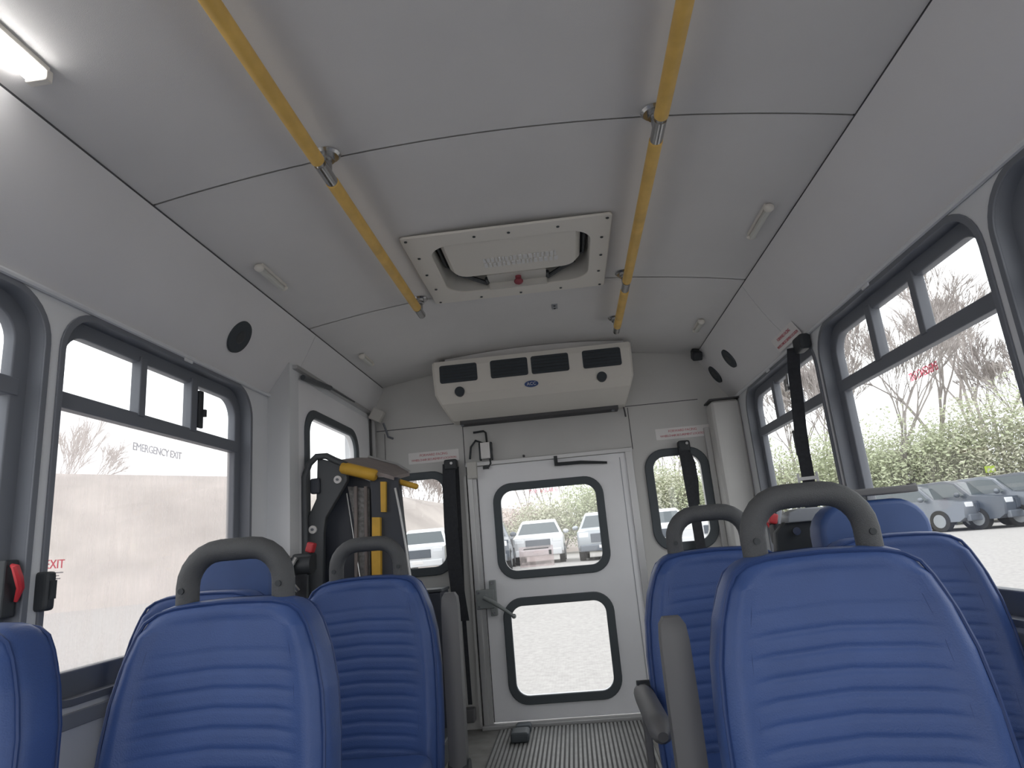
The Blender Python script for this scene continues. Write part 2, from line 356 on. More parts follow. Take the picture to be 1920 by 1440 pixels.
lt = put('latch', B().bb(-.445, -.345, REAR-.05, REAR-.018, .60, .70, bev=.006).bb(-.37, -.335, REAR-.045, REAR-.01, .56, .745, bev=.004).cyl((-.385, REAR-.07, .655), (-.385, REAR-.03, .655), .022), 'latchm', d1)
put('latch_lever', B().tube([(-.40, REAR-.07, .66), (-.35, REAR-.085, .635), (-.28, REAR-.09, .585), (-.245, REAR-.09, .558)], [.012, .012, .009, .008], 10).ball((-.243, REAR-.09, .556), .013), 'latchm', lt, smooth=True)
for dx, dz in ((-.43, .685), (-.43, .615), (-.353, .73), (-.353, .575)): put('screw', B().cyl((dx, REAR-.054, dz), (dx, REAR-.046, dz), .006, 10), 'chrome', lt)
put('strike_plate', B().bb(-.358, -.325, REAR-.022, REAR-.004, 1.355, 1.372), 'black', d1)
put('hold_open_strut', B().tube([(.06, REAR-.03, 1.342), (.20, REAR-.035, 1.340), (.345, REAR-.03, 1.325)], [.010, .010, .007], 10).bb(.05, .07, REAR-.03, REAR-.004, 1.335, 1.39), 'black', d1, smooth=True)
put('lettering', text('EMERGENCY EXIT', .030, mtx((-.03, REAR+.016, 1.205), (-1, 0, 0), (0, 0, 1), (0, 1, 0)), spacing=.62), 'redf', d1)
put('screw', B().cyl((-.12, REAR-.012, 1.41), (-.12, REAR, 1.41), .007, 10), 'gap', d1)
st = thing('window_sticker', 'pale pinkish square notice stuck low on the rear door upper window', 'sticker', (-.10, REAR+.018, .795))
put('film', B().bb(-.195, -.005, REAR+.014, REAR+.017, .795, .905), 'pink', st)
put('print_marks', B().bb(-.17, -.03, REAR+.012, REAR+.0135, .888, .894).bb(-.03, -.015, REAR+.012, REAR+.0135, .855, .88), 'ink', st)
# ------------------------------------------------------------------ lift door
d2 = sempty('door_2', (LX, 3.1, 0))
LW = (2.72, 1.02, 3.36, 1.555)
put('door_panel', plate([[(2.60, .02), (3.62, .02), (3.62, 1.72), (2.60, 1.72)], rr(*LW, .085, 8)], .03, YZ(LX-.018), bevel=.003), 'door', d2)
g = put('gasket', plate([rr(LW[0]-.03, LW[1]-.03, LW[2]+.035, LW[3]+.03, .11, 8), rr(*LW, .085, 8)], .018, YZ(LX+.0), bevel=.005), 'rubber', d2, smooth=True)
put('glass_pane', B().bb(LX-.03, LX-.026, LW[0]-.02, LW[2]+.02, LW[1]-.02, LW[3]+.02), 'glass', g)
put('head_rail', B().bb(LX-.004, LX+.022, 2.56, 3.62, 1.725, 1.742, bev=.003), 'alu', d2)
put('gas_strut', B().cyl((LX+.02, 2.62, 1.70), (LX+.03, 2.92, 1.722), .012).cyl((LX+.03, 2.92, 1.722), (LX+.02, 3.30, 1.735), .005), 'lift', d2, smooth=True)
put('rear_jamb', B().bb(LX-.002, LX+.03, 3.63, 3.66, .02, 1.70).bb(LX-.002, LX+.02, 3.672, 3.69, .02, 1.70), 'alu', d2)
put('jamb_gap', B().bb(LX-.001, LX+.01, 3.615, 3.627, .02, 1.70), 'gap', d2)
cb = thing('door_sensor', 'small beige box at the head of the lift door corner', 'sensor box', (LX+.05, 3.62, 1.68))
put('housing', B().box((LX+.055, 3.60, 1.715), (.07, .05, .07), ('Y', .5), bev=.008), 'beige', cb)
put('cable', B().tube([(LX+.07, 3.67, 1.68), (LX+.085, 3.69, 1.62), (LX+.09, 3.69, 1.60), (LX+.12, 3.69, 1.585)], .006, 8), 'frame', cb, smooth=True)
# ------------------------------------------------------------------ air conditioner
ac = thing('air_conditioner', 'wide cream ceiling air conditioner with dark vents above the rear door', 'air conditioner', (-.02, 3.55, 1.62))
prof = lambda h, k: [(3.40, 1.935), (3.395, 1.90), (3.405, 1.745), (3.435, 1.70), (3.60, 1.632), (3.70, 1.628), (3.70, 1.94)]
def acbody():
    b = B(); rows = []
    for x, top in ((-.565, 0), (-.55, 1), (.52, 1), (.53, 0)):
        r = []
        for (y, z) in prof(0, 0):
            f = max(0, (1.76-z)/.13)*.055
            r.append((x+(f if x < 0 else -f*.8), y+(0 if top else .012), z-(0 if top else (.006 if z > 1.8 else -.006))))
        rows.append(r)
    return b.loft(rows)
acb = put('casing', acbody(), 'cream', ac)
fy = lambda z: 3.395+(1.90-z)*.0645-.001
for x0, x1 in ((-.523, -.315), (-.241, -.036), (-.017, .188), (.263, .470)):
    v = put('grille', plate([rr(x0, 1.809, x1, 1.909, .012, 4)], .004, XZ(3.3965) @ Matrix.Identity(4)), 'vent', ac)
    lv = B()
    for k in range(5): lv.box(((x0+x1)/2, 3.3935, 1.824+k*.018), (x1-x0-.016, .003, .004), ('X', .5))
    put('louvre', lv, 'black', v)
for x in (-.419, .355): put('round_vent', B().cyl((x, 3.395, 1.756), (x, 3.42, 1.756), .027, 28), 'vent', ac)
bd = put('badge', B().loft([[(-.025+.038*math.cos(t)*s, y, 1.757+.017*math.sin(t)*s) for t in [2*math.pi*i/28 for i in range(28)]] for s, y in ((.001, 3.394), (1, 3.395), (1, 3.41))]), 'badge', ac, label='small blue oval badge')
put('badge_lettering', text('ACC', .024, mtx((-.025, 3.3935, 1.7565), (1, 0, 0), (0, 0, 1), (0, -1, 0))), 'white', bd)
put('top_shroud', B().loft([[(x, 3.47, 1.925), (x, 3.455, ZC(x)-.003), (x, 3.70, ZC(x)-.003), (x, 3.70, 1.925)] for x in [-.5+i*.1 for i in range(11)]]), 'ceil', ac)
put('bottom_tray', B().bb(-.46, .44, 3.60, 3.69, 1.612, 1.634), 'gap', ac)
for x in (-.45, .41): put('bolt', B().cyl((x, 3.62, 1.604), (x, 3.62, 1.615), .009, 10), 'frame', ac)
put('drain_tube', B().tube([(.475, 3.67, 1.64), (.48, 3.675, 1.60), (.482, 3.68, 1.575)], .005, 6), 'gap', ac)
# ------------------------------------------------------------------ roof hatch
ht = thing('roof_hatch', 'off-white emergency roof hatch with a red knob between the yellow rails', 'roof hatch', (-.01, 2.3, 1.95))
put('flange', plate([rr(-.372, 1.992, .352, 2.612, .012, 3), rr(-.297, 2.073, .287, 2.527, .09, 8)], .010, mtx((0, 0, 1.968), (1, 0, 0), (0, 1, 0), (0, 0, 1)), bevel=.003), 'cream', ht)
put('skirt', plate([rr(-.30, 2.07, .29, 2.53, .092, 8), rr(-.294, 2.076, .284, 2.524, .087, 8)], .10, mtx((0, 0, 2.02), (1, 0, 0), (0, 1, 0), (0, 0, 1))), 'beige', ht, smooth=True)
put('lid', B().bb(-.31, .30, 2.06, 2.54, 2.062, 2.075), 'gap', ht)
tray = lambda s, z: [(-.005+(x+.005)*s, 2.255+(y-2.255)*s, z) for x, y in rr(-.262, 2.06, .252, 2.425, .06, 5)]
ty = put('lid_tray', B().loft([tray(1.02, 2.06), tray(1.0, 2.005), tray(.93, 1.985)]), 'cream', ht)
mk = B()
for r_ in range(2):
    x = -.12
    while x < .16:
        w = random.uniform(.006, .016); mk.bb(x, x+w, 2.262+r_*.044, 2.295+r_*.044, 1.9815, 1.9848); x += w+random.uniform(.004, .009)
put('placard_marks', mk, 'white', ty)
me_ = put('mechanism_plate', B().bb(-.125, .115, 2.425, 2.515, 1.985, 1.992, bev=.002).bb(-.125, .115, 2.505, 2.515, 1.96, 1.992), 'beige', ht)
put('knob', B().cyl((.0, 2.462, 1.987), (.0, 2.462, 1.972), .012).ball((.0, 2.462, 1.962), .019, (1, 1, .7)), 'red2', me_, smooth=True)
for s, x in ((-1, -.13), (1, .12)):
    put('hinge_arm', B().tube([(x, 2.50, 1.985), (x+s*.05, 2.45, 1.99), (x+s*.11, 2.405, 2.0)], .009, 6).tube([(x, 2.50, 1.985), (x, 2.46, 1.99)], .008, 6), 'black', ht)
    put('lid_seal', B().tube([(-.005+s*.272, 2.10, 2.02), (-.005+s*.272, 2.36, 2.02), (-.005+s*.215, 2.45, 2.02)], .008, 6), 'black', ht)
for x, y in [(-.355, 2.01), (-.12, 2.03), (.0, 2.03), (.17, 2.03), (.338, 2.01), (-.34, 2.15), (-.345, 2.30), (-.34, 2.45), (-.35, 2.595), (-.17, 2.585), (.0, 2.585), (.17, 2.585), (.335, 2.595), (.325, 2.15), (.328, 2.30), (.325, 2.45)]:
    put('screw', B().cyl((x, y, 1.9625), (x, y, 1.960), .0055, 8), 'vent', ht)
# ------------------------------------------------------------------ yellow ceiling rails
def rail(label, x, spans, posts):
    t = thing('grab_rail', label, 'handrail', (x, posts[0], 1.908), 'yellow ceiling rails')
    for a, c in spans: put('grip_tube', B().tube([(x, a, 1.908), (x, a+.004, 1.908), (x, c-.004, 1.908), (x, c, 1.908)], [.013, .018, .018, .013], 18), 'yellow', t, smooth=True)
    put('inner_tube', B().cyl((x, spans[0][0], 1.908), (x, spans[-1][1]+.012, 1.908), .0125), 'chrome', t, smooth=True)
    for p in posts:
        q = put('stanchion', B().tube([(x, p+.0, ZC(x)), (x, p, 1.93), (x, p-.004, 1.912), (x, p-.012, 1.908)], .0125, 12).cyl((x, p-.055, 1.908), (x, p+.03, 1.908), .0165, 14), 'chrome', t, smooth=True)
        put('flange', B().cone((x, p, ZC(x)-.001), (x, p, ZC(x)-.008), .036, .030, 22).cyl((x, p, ZC(x)-.006), (x, p, ZC(x)-.02), .019, 16), 'chrome', q, smooth=True)
rail('long yellow ceiling grab rail on the left ending beside the roof hatch', -.432, [(-.4, 1.415), (1.51, 2.49)], [.35, 1.48, 2.55])
rail('long yellow ceiling grab rail on the right ending above the air conditioner', .432, [(-.4, 1.415), (1.51, 2.46), (2.56, 3.03)], [.35, 1.48, 2.52, 3.08])
# ------------------------------------------------------------------ small ceiling lamps
def lamp(label, sx, y0, y1, lit=False):
    x = sx*.845; z = ZC(x); t = thing('ceiling_lamp', label, 'lamp', (x, (y0+y1)/2, z-.03), 'slim ceiling lamps')
    w = .020 if lit else .0085
    put('base', B().bb(x-w-.004, x+w+.004, y0, y1, z-.008, z+.004, bev=.003), 'cream', t)
    put('diffuser', B().bb(x-w, x+w, y0+.012, y1-.006, z-.024, z-.008, bev=.005), 'lamp' if lit else 'lens', t)
    if lit: put('end_cap', B().bb(x-w-.003, x+w+.003, y1-.008, y1+.01, z-.027, z, bev=.004), 'cream', t)
    else:
        put('end_cap', B().ball((x, y0, z-.014), .017, (1, .9, .8)), 'cream', t, smooth=True)
        put('end_cap', B().ball((x, y1, z-.012), .013, (1.3, .6, .8)), 'cream', t, smooth=True)
lamp('lit white ceiling lamp strip at the upper left', -1, .66, 1.015, True)
lamp('slim unlit cream ceiling lamp above the round speaker on the left', -1, 1.945, 2.135)
lamp('slim unlit cream ceiling lamp on the right of the roof hatch', 1, 1.955, 2.165)
lamp('slim unlit ceiling lamp near the lift door', -1, 3.04, 3.20)
lamp('slim unlit ceiling lamp beside the black camera in the right corner', 1, 3.08, 3.23)
# ------------------------------------------------------------------ speakers on the coves
def speaker(label, sx, y, t=.55, r=.062, flat=1.0):
    c = Vector((sx*(HW+(CT[0]-HW)*t-.0095), y, CB+(CT[1]-CB)*t-.0055))
    n = Vector((-sx*(CT[1]-CB), 0, (CT[0]-HW))).normalized(); c += n*.006
    o = thing('speaker', label, 'speaker', c+n*.0, 'round speakers in the side coves')
    put('grille', B().cone(c-n*.004, c+n*.003, r, r*.96, 36), 'vent', o, smooth=True)
    put('cone', B().cone(c+n*.003, c+n*.0045, r*.4, r*.3, 20), 'black', o)
def tcove(px, py, X): p = at(px, py, X=X); return p
speaker('round dark speaker alone on the left cove above the window', -1, 2.13, .44)
speaker('round dark speaker on the right cove, nearer of the pair', 1, 3.27, .50, .055)
speaker('round dark speaker on the right cove, closer to the rear wall', 1, 3.60, .50, .055)
cm = thing('corner_camera', 'small black camera high in the right rear ceiling corner', 'camera', (.905, 3.58, 1.86))
put('mount', B().bb(.885, .925, 3.57, 3.62, 1.875, 1.905, bev=.005), 'black', cm)
put('body', B().box((.905, 3.57, 1.862), (.055, .06, .05), ('X', .5), bev=.01).cyl((.90, 3.535, 1.85), (.90, 3.55, 1.855), .016), 'black', cm)
cf = thing('roof_fitting', 'small grey fastener plate on the ceiling behind the roof hatch', 'fastener', (.138, 2.87, ZC(.138)-.004))
put('plate', B().bb(.125, .152, 2.84, 2.90, ZC(.138)-.004, ZC(.138)+.002, bev=.001), 'frame2', cf)
for y in (2.852, 2.888): put('screw', B().cyl((.138, y, ZC(.138)-.007), (.138, y, ZC(.138)-.003), .005, 8), 'gap', cf)
# ------------------------------------------------------------------ decals
def label_plate(label, o, x, y, w, h, two=True):
    z = Vector(x).cross(Vector(y)); o = Vector(o); mm = mtx(o, x, y, z); b = plate([rr(-w/2, -h/2, w/2, h/2, .004, 2)], .001, mm)
    t = thing('warning_decal', label, 'decal', o+z*.001)
    put('backing', b, 'paper', t)
    if two:
        put('lettering', text('FORWARD FACING', h*.30, mtx(o+Vector(y)*h*.2+z*.001, x, y, z), .0004, spacing=.92), 'redink', t)
        put('lettering', text('WHEELCHAIR SECUREMENT LOCATION', h*.26, mtx(o-Vector(y)*h*.2+z*.001, x, y, z), .0004, spacing=.82), 'redink', t)
    return t
label_plate('white decal with red lettering above the left rear window', (-.643, REAR-.002, 1.457), (1, 0, 0), (0, 0, 1), .298, .066)
label_plate('white decal with red lettering above the right rear window', (.79, REAR-.002, 1.457), (1, 0, 0), (0, 0, 1), .305, .064)
cn = Vector((CT[1]-CB, 0, HW-CT[0])).normalized()
pc = Vector((HW+(CT[0]-HW)*.14-.009, 2.62, CB+(CT[1]-CB)*.14-.006))
label_plate('white decal with red lettering on the right cove above the belt', pc, (0, -1, 0), ((CT[0]-HW)/.327, 0, (CT[1]-CB)/.327), .27, .062)
# wiring box above the rear door
sb = thing('wiring_box', 'small white junction box with black cables above the rear door latch side', 'junction box', (-.335, 3.66, 1.41))
put('housing', B().bb(-.362, -.308, 3.655, 3.695, 1.412, 1.505, bev=.004), 'paper', sb)
for x in (-.3675, -.3015): put('side_strip', B().bb(x-.0045, x+.005, 3.66, 3.695, 1.405, 1.505), 'black', sb)
put('cable', B().tube([(-.35, 3.685, 1.505), (-.39, 3.685, 1.525), (-.42, 3.685, 1.49), (-.43, 3.685, 1.42)], .006, 8), 'black', sb, smooth=True)
put('cable', B().tube([(-.325, 3.685, 1.505), (-.328, 3.685, 1.565), (-.34, 3.685, 1.575), (-.40, 3.685, 1.572)], .006, 8), 'black', sb, smooth=True)
put('cable', B().tube([(-.315, 3.68, 1.412), (-.312, 3.68, 1.385), (-.325, 3.68, 1.365)], .005, 8), 'black', sb, smooth=True)
# ------------------------------------------------------------------ seats
def seat_loft():
    b = B(); rings = []; H = .56; N = 56
    S_ = [0, .004, .010, .02, .03, .04]+[.04+.004*i for i in range(1, 131)]
    def hw(s):
        P = [(0, .118), (.01, .136), (.02, .147), (.04, .160), (.08, .178), (.14, .193), (.22, .201), (.35, .203), (.56, .196)]
        for (a, u), (c, v) in zip(P, P[1:]):
            if s <= c:
                t = (s-a)/(c-a); return u+(v-u)*t
        return P[-1][1]
    for s in S_:
        w = hw(s); T = .10*min(1, .45+.55*math.sqrt(max(0, 1-(1-min(s/.035, 1))**2))) if s < .035 else .10
        if s == 0: w *= .96; T *= .5
        r = []
        for k in range(N):
            a = 2*math.pi*k/N; ca, sa = math.cos(a), math.sin(a)
            e = .28
            x = math.copysign(abs(ca)**e, ca)*w; y = math.copysign(abs(sa)**.5, sa)*T/2
            u = x/w
            if y < 0:
                # bolsters swell forward at the sides, centre insert is pleated
                y += .010*(1-min(1, abs(u)/.72)**4) if s > .02 else 0
                y -= .010*math.exp(-((abs(u)-.86)/.10)**2) if s > .03 else 0
                y += .004*math.exp(-((abs(u)-.72)/.02)**2) if s > .03 else 0
                if abs(u) < .70 and s > .07:
                    ph = ((s-.07) % .030)/.030; y += .0032*min(1, (s-.06)/.06)*math.exp(-((ph-.5)/.12)**2)*min(1, (.70-abs(u))/.06)
            z = .875-s-.012*(x/.15)**2
            lean = (.875-z)*-math.tan(math.radians(8))
            r.append((x, y+T*0+.05+lean, z))
        rings.append(r)
    b.loft(rings); return b, hw
def edge_path(hw, yy, ins=0.0, smax=.54):
    L = []
    for s in [.02, .03, .04, .06, .09, .14, .2, .3, .42, smax]:
        x = hw(s)*ins; z = .875-s-.012*(x/.15)**2; L.append((x, yy-(.875-z)*math.tan(math.radians(8)), z))
    top = [(x, yy-.0, .875-.012*(x/.15)**2-(.006 if abs(x) < .1 else .010)) for x in (.122, .09, .045, 0, -.045, -.09, -.122)]
    return [(x, y, z) for x, y, z in L[::-1]]+[(x, y-.001, z) for x, y, z in top]+[(-x, y, z) for x, y, z in L]
def make_seat(label, handle=True):
    t = thing('passenger_seat', label, 'seat', (0, 0, 0), 'blue vinyl passenger seats')
    b, hw = seat_loft(); bk = put('backrest', b, 'blue', t, smooth='all')
    put('piping', B().tube(edge_path(hw, .010, .970), .0034, 6, cap=False), 'pipe', bk, smooth=True)
    put('piping', B().tube(edge_path(hw, .088, .962), .0035, 6, cap=False), 'pipe', bk, smooth=True)
    for s in (-1, 1):
        put('seam', B().tube([(s*hw(q)*.74, .0025-q*math.tan(math.radians(8))+(.004 if q < .05 else 0), .875-q-.008) for q in (.03, .06, .12, .2, .3, .42, .52)], .002, 5, cap=False), 'pipe', bk)
    cu = B().box((0, -.30, .40), (.385, .44, .11), bev=.035)
    sc = put('seat_cushion', cu, 'blue', t, smooth=True)
    put('cushion_pan', B().bb(-.175, .175, -.48, -.02, .325, .348), 'lift', t)
    for y in (-.42, -.12): put('leg', B().tube([(0, y, .33), (0, y, .02)], .025, 10).bb(-.15, .15, y-.025, y+.025, 0.001, .02), 'lift', t)
    if handle:
        P = []; x0, r, zt = .092, .062, .961
        P += [(-x0, .052, .80), (-x0, .052, zt-r)]
        for i in range(1, 7): a = math.pi-math.pi/2*i/6; P.append((-x0+r+r*math.cos(a), .052, zt-r+r*math.sin(a)))
        for i in range(0, 7): a = math.pi/2-math.pi/2*i/6; P.append((x0-r+r*math.cos(a), .052, zt-r+r*math.sin(a)))
        P += [(x0, .052, .80)]
        h = put('grab_handle', B().tube(P, .0205, 16), 'grip', t, smooth=True)
        for s in (-1, 1): put('bolt', B().cyl((s*.092, .036, .893), (s*.092, .028, .893), .0055, 10), 'black', h)
    return t
def dup(root, loc, label):
    r = root.copy(); COL.objects.link(r); r.location = loc; r['label'] = label
    for ch in root.children:
        c = ch.copy(); COL.objects.link(c); c.parent = r
        for g in ch.children:
            d = g.copy(); COL.objects.link(d); d.parent = c
    return r
SA = make_seat('large blue pleated seat with a grey hoop handle, nearest on the right')
SA.location = (.50, 1.09, .003)
dup(SA, (-.52, 1.15, 0), 'blue pleated seat with a grey hoop handle, nearest aisle seat on the left')
dup(SA, (-.472, 1.80, 0), 'blue pleated seat with a grey hoop handle in front of the wheelchair lift')
dup(SA, (.458, 1.68, 0), 'blue pleated seat with a grey hoop handle beside the rear door, behind the largest seat')
SB = make_seat('blue pleated window seat without a handle at the lower left corner', False)
SB.location = (-.876, .94, .003)
dup(SB, (.868, 1.64, 0), 'blue pleated window seat without a handle, on the right below the gravel view')
dup(SB, (-.870, 1.68, 0), 'blue window seat mostly hidden behind the left aisle seat with a handle')
# armrests
def armrest(label, loc, up, k=1.0):
    t = thing('armrest', label, 'armrest', loc, 'grey seat armrests')
    x, y, z = loc
    if up: put('pad', B().loft([[(x+sx*.0225*q, y+sy*.02*q-(zz-z)*-.02, zz) for sx, sy in ((-1, -1), (-.4, -1.25), (.4, -1.25), (1, -1), (1, 1), (-1, 1))] for zz, q in ((z-.0, 1), (z+.22*k, 1.05), (z+.337*k-.037, 1), (z+.337*k-.012, .9), (z+.337*k, .6))]), 'arm', t, smooth=True)
    else: put('pad', B().tube([(x, y, z), (x, y-.05, z+.002), (x, y-.3, z+.006), (x, y-.345, z+.004), (x, y-.36, z)], [.022, .024, .024, .021, .010], 14), 'arm', t, smooth=True)
    put('pivot', B().cyl((x-(.026 if up else .012), y+.0, z+.0), (x+.028, y+.0, z+.0), .028, 20), 'black', t, smooth=True)
    put('bracket', B().bb(x-.008, x+.008, y-.02, y+.02, z-.22, z+.0, bev=.004), 'arm', t)
armrest('grey armrest folded upright beside the nearest right seat', (.258, 1.15, .45), True)
armrest('grey armrest folded upright beside the seat by the lift', (-.243, 1.84, .37), True, 1.31)
armrest('grey armrest lowered towards the viewer beside the seat next to the rear door', (.238, 1.70, .555), False)
# ------------------------------------------------------------------ flip-up seats against the walls
def flip(label, x0, x1, y, top, s):
    t = thing('flip_seat', label, 'seat', ((x0+x1)/2, y, .3), 'folded flip-up seats')
    w = x1-x0; cx = (x0+x1)/2
    def slab(a, c, ya, yb, zt, r=.07, zb=.42):
        o = rr(a, zb, c, zt, r, 6); return plate([o], abs(yb-ya), XZ((ya+yb)/2), bevel=.015)
    put('cushion', slab(x0, x1, y, y+.10, top), 'bluedark', t, smooth=True)
    put('backrest', slab(x0+.045*(s > 0), x1-.05*(s < 0), y+.12, y+.22, top-.02), 'blue', t, smooth=True)
    put('piping', B().tube([(x0+.004, y+.012, .46), (x0+.004, y+.012, top-.07), (x0+.024, y+.012, top-.02), (x0+.07, y+.012, top-.003), (x1-.07, y+.012, top-.003), (x1-.024, y+.012, top-.02), (x1-.004, y+.012, top-.07), (x1-.004, y+.012, .46)], .003, 6), 'pipe', t)
    put('mounting_frame', B().bb(cx-.10, cx+.10, y+.24, y+.27, .05, .80).bb(cx-.10, cx+.10, y+.05, y+.27, .04, .07), 'lift', t)
    return t
f1 = flip('dark blue folded flip-up seat by the right wall behind the window seat', .80, 1.065, 1.885, .945, 1)
put('top_bar', B().box((.965, 1.90, .981), (.19, .05, .020), ('Y', -.0), bev=.006).cyl((1.055, 1.90, .981), (1.055, 1.90, .995), .012), 'arm', f1)
f2 = flip('blue folded flip-up seat by the left wall, seen through the hoop handle', -1.045, -.81, 1.95, .965, -1)
sm_ = thing('seat_mechanism', 'black folding seat hardware with a grey cap, framed by the hoop handle', 'seat hardware', at(1505, 1040, Y=2.25))
def quad(ps, Y, th): return plate([[(at(a, b, Y=Y).x, at(a, b, Y=Y).z) for a, b in ps]], th, XZ(Y+th/2), bevel=.004)
put('side_plate', quad([(1478, 976), (1546, 972), (1548, 996), (1530, 1000), (1540, 1045), (1545, 1090), (1462, 1090), (1458, 1000)], 2.25, .04), 'black', sm_)
put('grey_cap', quad([(1482, 962), (1500, 955), (1546, 952), (1548, 972), (1480, 978)], 2.22, .08), 'frame2', sm_)
p_ = at(1492, 996, Y=2.24); put('pin', B().cyl(p_, p_+Vector((0, -.012, 0)), .013, 12), 'chrome', sm_)
# ------------------------------------------------------------------ belts
def strip(pts, w, th, wdir=(1, 0, 0)):
    b = B(); wd = Vector(wdir).normalized(); rings = []
    for i, p in enumerate(pts):
        p = Vector(p); t = (Vector(pts[min(i+1, len(pts)-1)])-Vector(pts[max(i-1, 0)])).normalized(); n = t.cross(wd).normalized()
        rings.append([p-wd*w/2-n*th/2, p+wd*w/2-n*th/2, p+wd*w/2+n*th/2, p-wd*w/2+n*th/2])
    return b.loft(rings)
t = thing('shoulder_belt', 'black shoulder belt with a silver adjuster hanging before the right rear side window', 'seat belt', (1.04, 2.6, 1.0), 'black wheelchair shoulder belts')
a1 = put('upper_anchor', B().bb(1.045, 1.085, 2.44, 2.53, 1.55, 1.61, bev=.012), 'black', t)
P1 = [at(1487, 652, X=1.045), at(1489, 700, X=1.045), at(1494, 740, X=1.04), at(1500, 800, X=1.035), at(1507, 850, X=1.03), at(1515, 893, X=1.03)]
put('webbing', strip(P1, .046, .004, (.94, -.33, 0)), 'belt', t)
put('webbing', strip([P1[-1], at(1520, 930, X=1.03), at(1524, 1000, X=1.03), at(1528, 1080, X=1.03)], .044, .004, (.94, -.33, 0)), 'belt', t)
q = at(1514, 897, X=1.028)
put('adjuster', B().box((q.x, q.y-.006, q.z), (.066, .012, .013), ('Z', -.34), bev=.003).box((q.x+.031, q.y-.017, q.z), (.009, .010, .045), ('Z', -.34), bev=.002).box((q.x-.031, q.y+.005, q.z), (.009, .010, .045), ('Z', -.34), bev=.002), 'white', t)
q = at(1476, 722, X=1.03); put('tongue', B().box(q, (.016, .03, .05), bev=.005).tube([q+Vector((0, 0, -.02)), q+Vector((-.004, -.02, .0)), q+Vector((-.004, -.03, .04))], .005, 6), 'chrome', t)
q = at(1494, 830, X=1.03); put('guide', B().box(q, (.012, .03, .10), bev=.004), 'black', t)
t = thing('shoulder_belt', 'wide black belt hanging over the left rear window edge', 'seat belt', (-.54, 3.64, .54), 'black wheelchair shoulder belts')
put('upper_anchor', B().bb(-.575, -.50, 3.63, 3.69, 1.365, 1.425, bev=.014), 'black', t)
put('anchor_bolt', B().cyl((-.53, 3.632, 1.40), (-.53, 3.622, 1.40), .008, 10), 'chrome', t)
P2 = [(-.545, 3.64, 1.40), (-.552, 3.635, 1.25), (-.555, 3.635, 1.05), (-.550, 3.635, .85), (-.538, 3.635, .68), (-.525, 3.635, .55)]
put('webbing', strip(P2, .075, .006), 'belt', t)
put('webbing', strip([(-.505, 3.66, 1.38), (-.51, 3.66, 1.0), (-.52, 3.66, .6), (-.515, 3.66, .13)], .022, .004), 'belt', t)
put('floor_anchor', B().bb(-.56, -.49, 3.62, 3.69, .05, .115, bev=.01), 'arm', t)
t = thing('shoulder_belt', 'black belt hanging in front of the right rear window', 'seat belt', (.78, 3.64, .75), 'black wheelchair shoulder belts')
put('upper_anchor', B().bb(.745, .81, 3.635, 3.695, 1.34, 1.405, bev=.015), 'black', t)
put('anchor_bolt', B().cyl((.79, 3.635, 1.385), (.79, 3.626, 1.385), .008, 10), 'chrome', t)
put('webbing', strip([(.768, 3.64, 1.36), (.772, 3.64, 1.2), (.778, 3.64, 1.05), (.782, 3.64, .9), (.786, 3.64, .55)], .052, .006), 'belt', t)
put('webbing', strip([(.79, 3.655, 1.35), (.81, 3.655, 1.28), (.812, 3.655, 1.18), (.80, 3.655, 1.05)], .03, .004), 'belt', t)
# tie-down retractors with red release
def retr(label, c, s):
    t = thing('tie_down_retractor', label, 'retractor', c, 'black tie-down retractors')
    x, y, z = c
    put('housing', B().box((x, y, z), (.075, .07, .07), bev=.012).cyl((x-.04, y-.02, z-.01), (x+.04, y-.02, z-.01), .035), 'black', t, smooth=True)
    put('release', B().box((x-s*.03, y-.01, z+.055), (.03, .035, .038), ('Y', .3), bev=.008), 'red', t)
    put('hook', B().tube([(x+s*.01, y-.055, z+.02), (x+s*.03, y-.07, z-.02), (x+s*.02, y-.07, z-.07), (x, y-.06, z-.10)], .009, 8), 'chrome', t, smooth=True)
    put('strap', strip([(x, y-.03, z-.02), (x, y-.04, z-.12), (x+s*.02, y-.03, z-.26)], .045, .005), 'belt', t)
q = at(1468, 1000, Y=2.5); retr('black retractor with a red release hanging on the right wall rear', (q.x, 2.5, q.z), 1)
retr('black retractor with red releases hanging in front of the lift', (-.925, 2.50, .925), -1)
struct_box = thing('storage_box', 'tall dark box standing below the left rear window', 'box', (-.64, 3.45, 0))
put('body', B().bb(-.735, -.575, 3.36, 3.56, 0.002, .725, bev=.01), 'liftd', struct_box)
put('lid', B().bb(-.74, -.57, 3.355, 3.565, .725, .74, bev=.005), 'lift', struct_box)
sh = thing('floor_anchor_pad', 'pair of dark anchor pads on the ribbed floor before the rear door', 'floor anchor', (-.235, 3.48, 0))
put('pad', B().bb(-.275, -.195, 3.53, 3.61, .0075, .045, bev=.015), 'rubber', sh)
put('pad', B().bb(-.285, -.195, 3.37, 3.48, .0075, .055, bev=.018), 'rubber', sh)
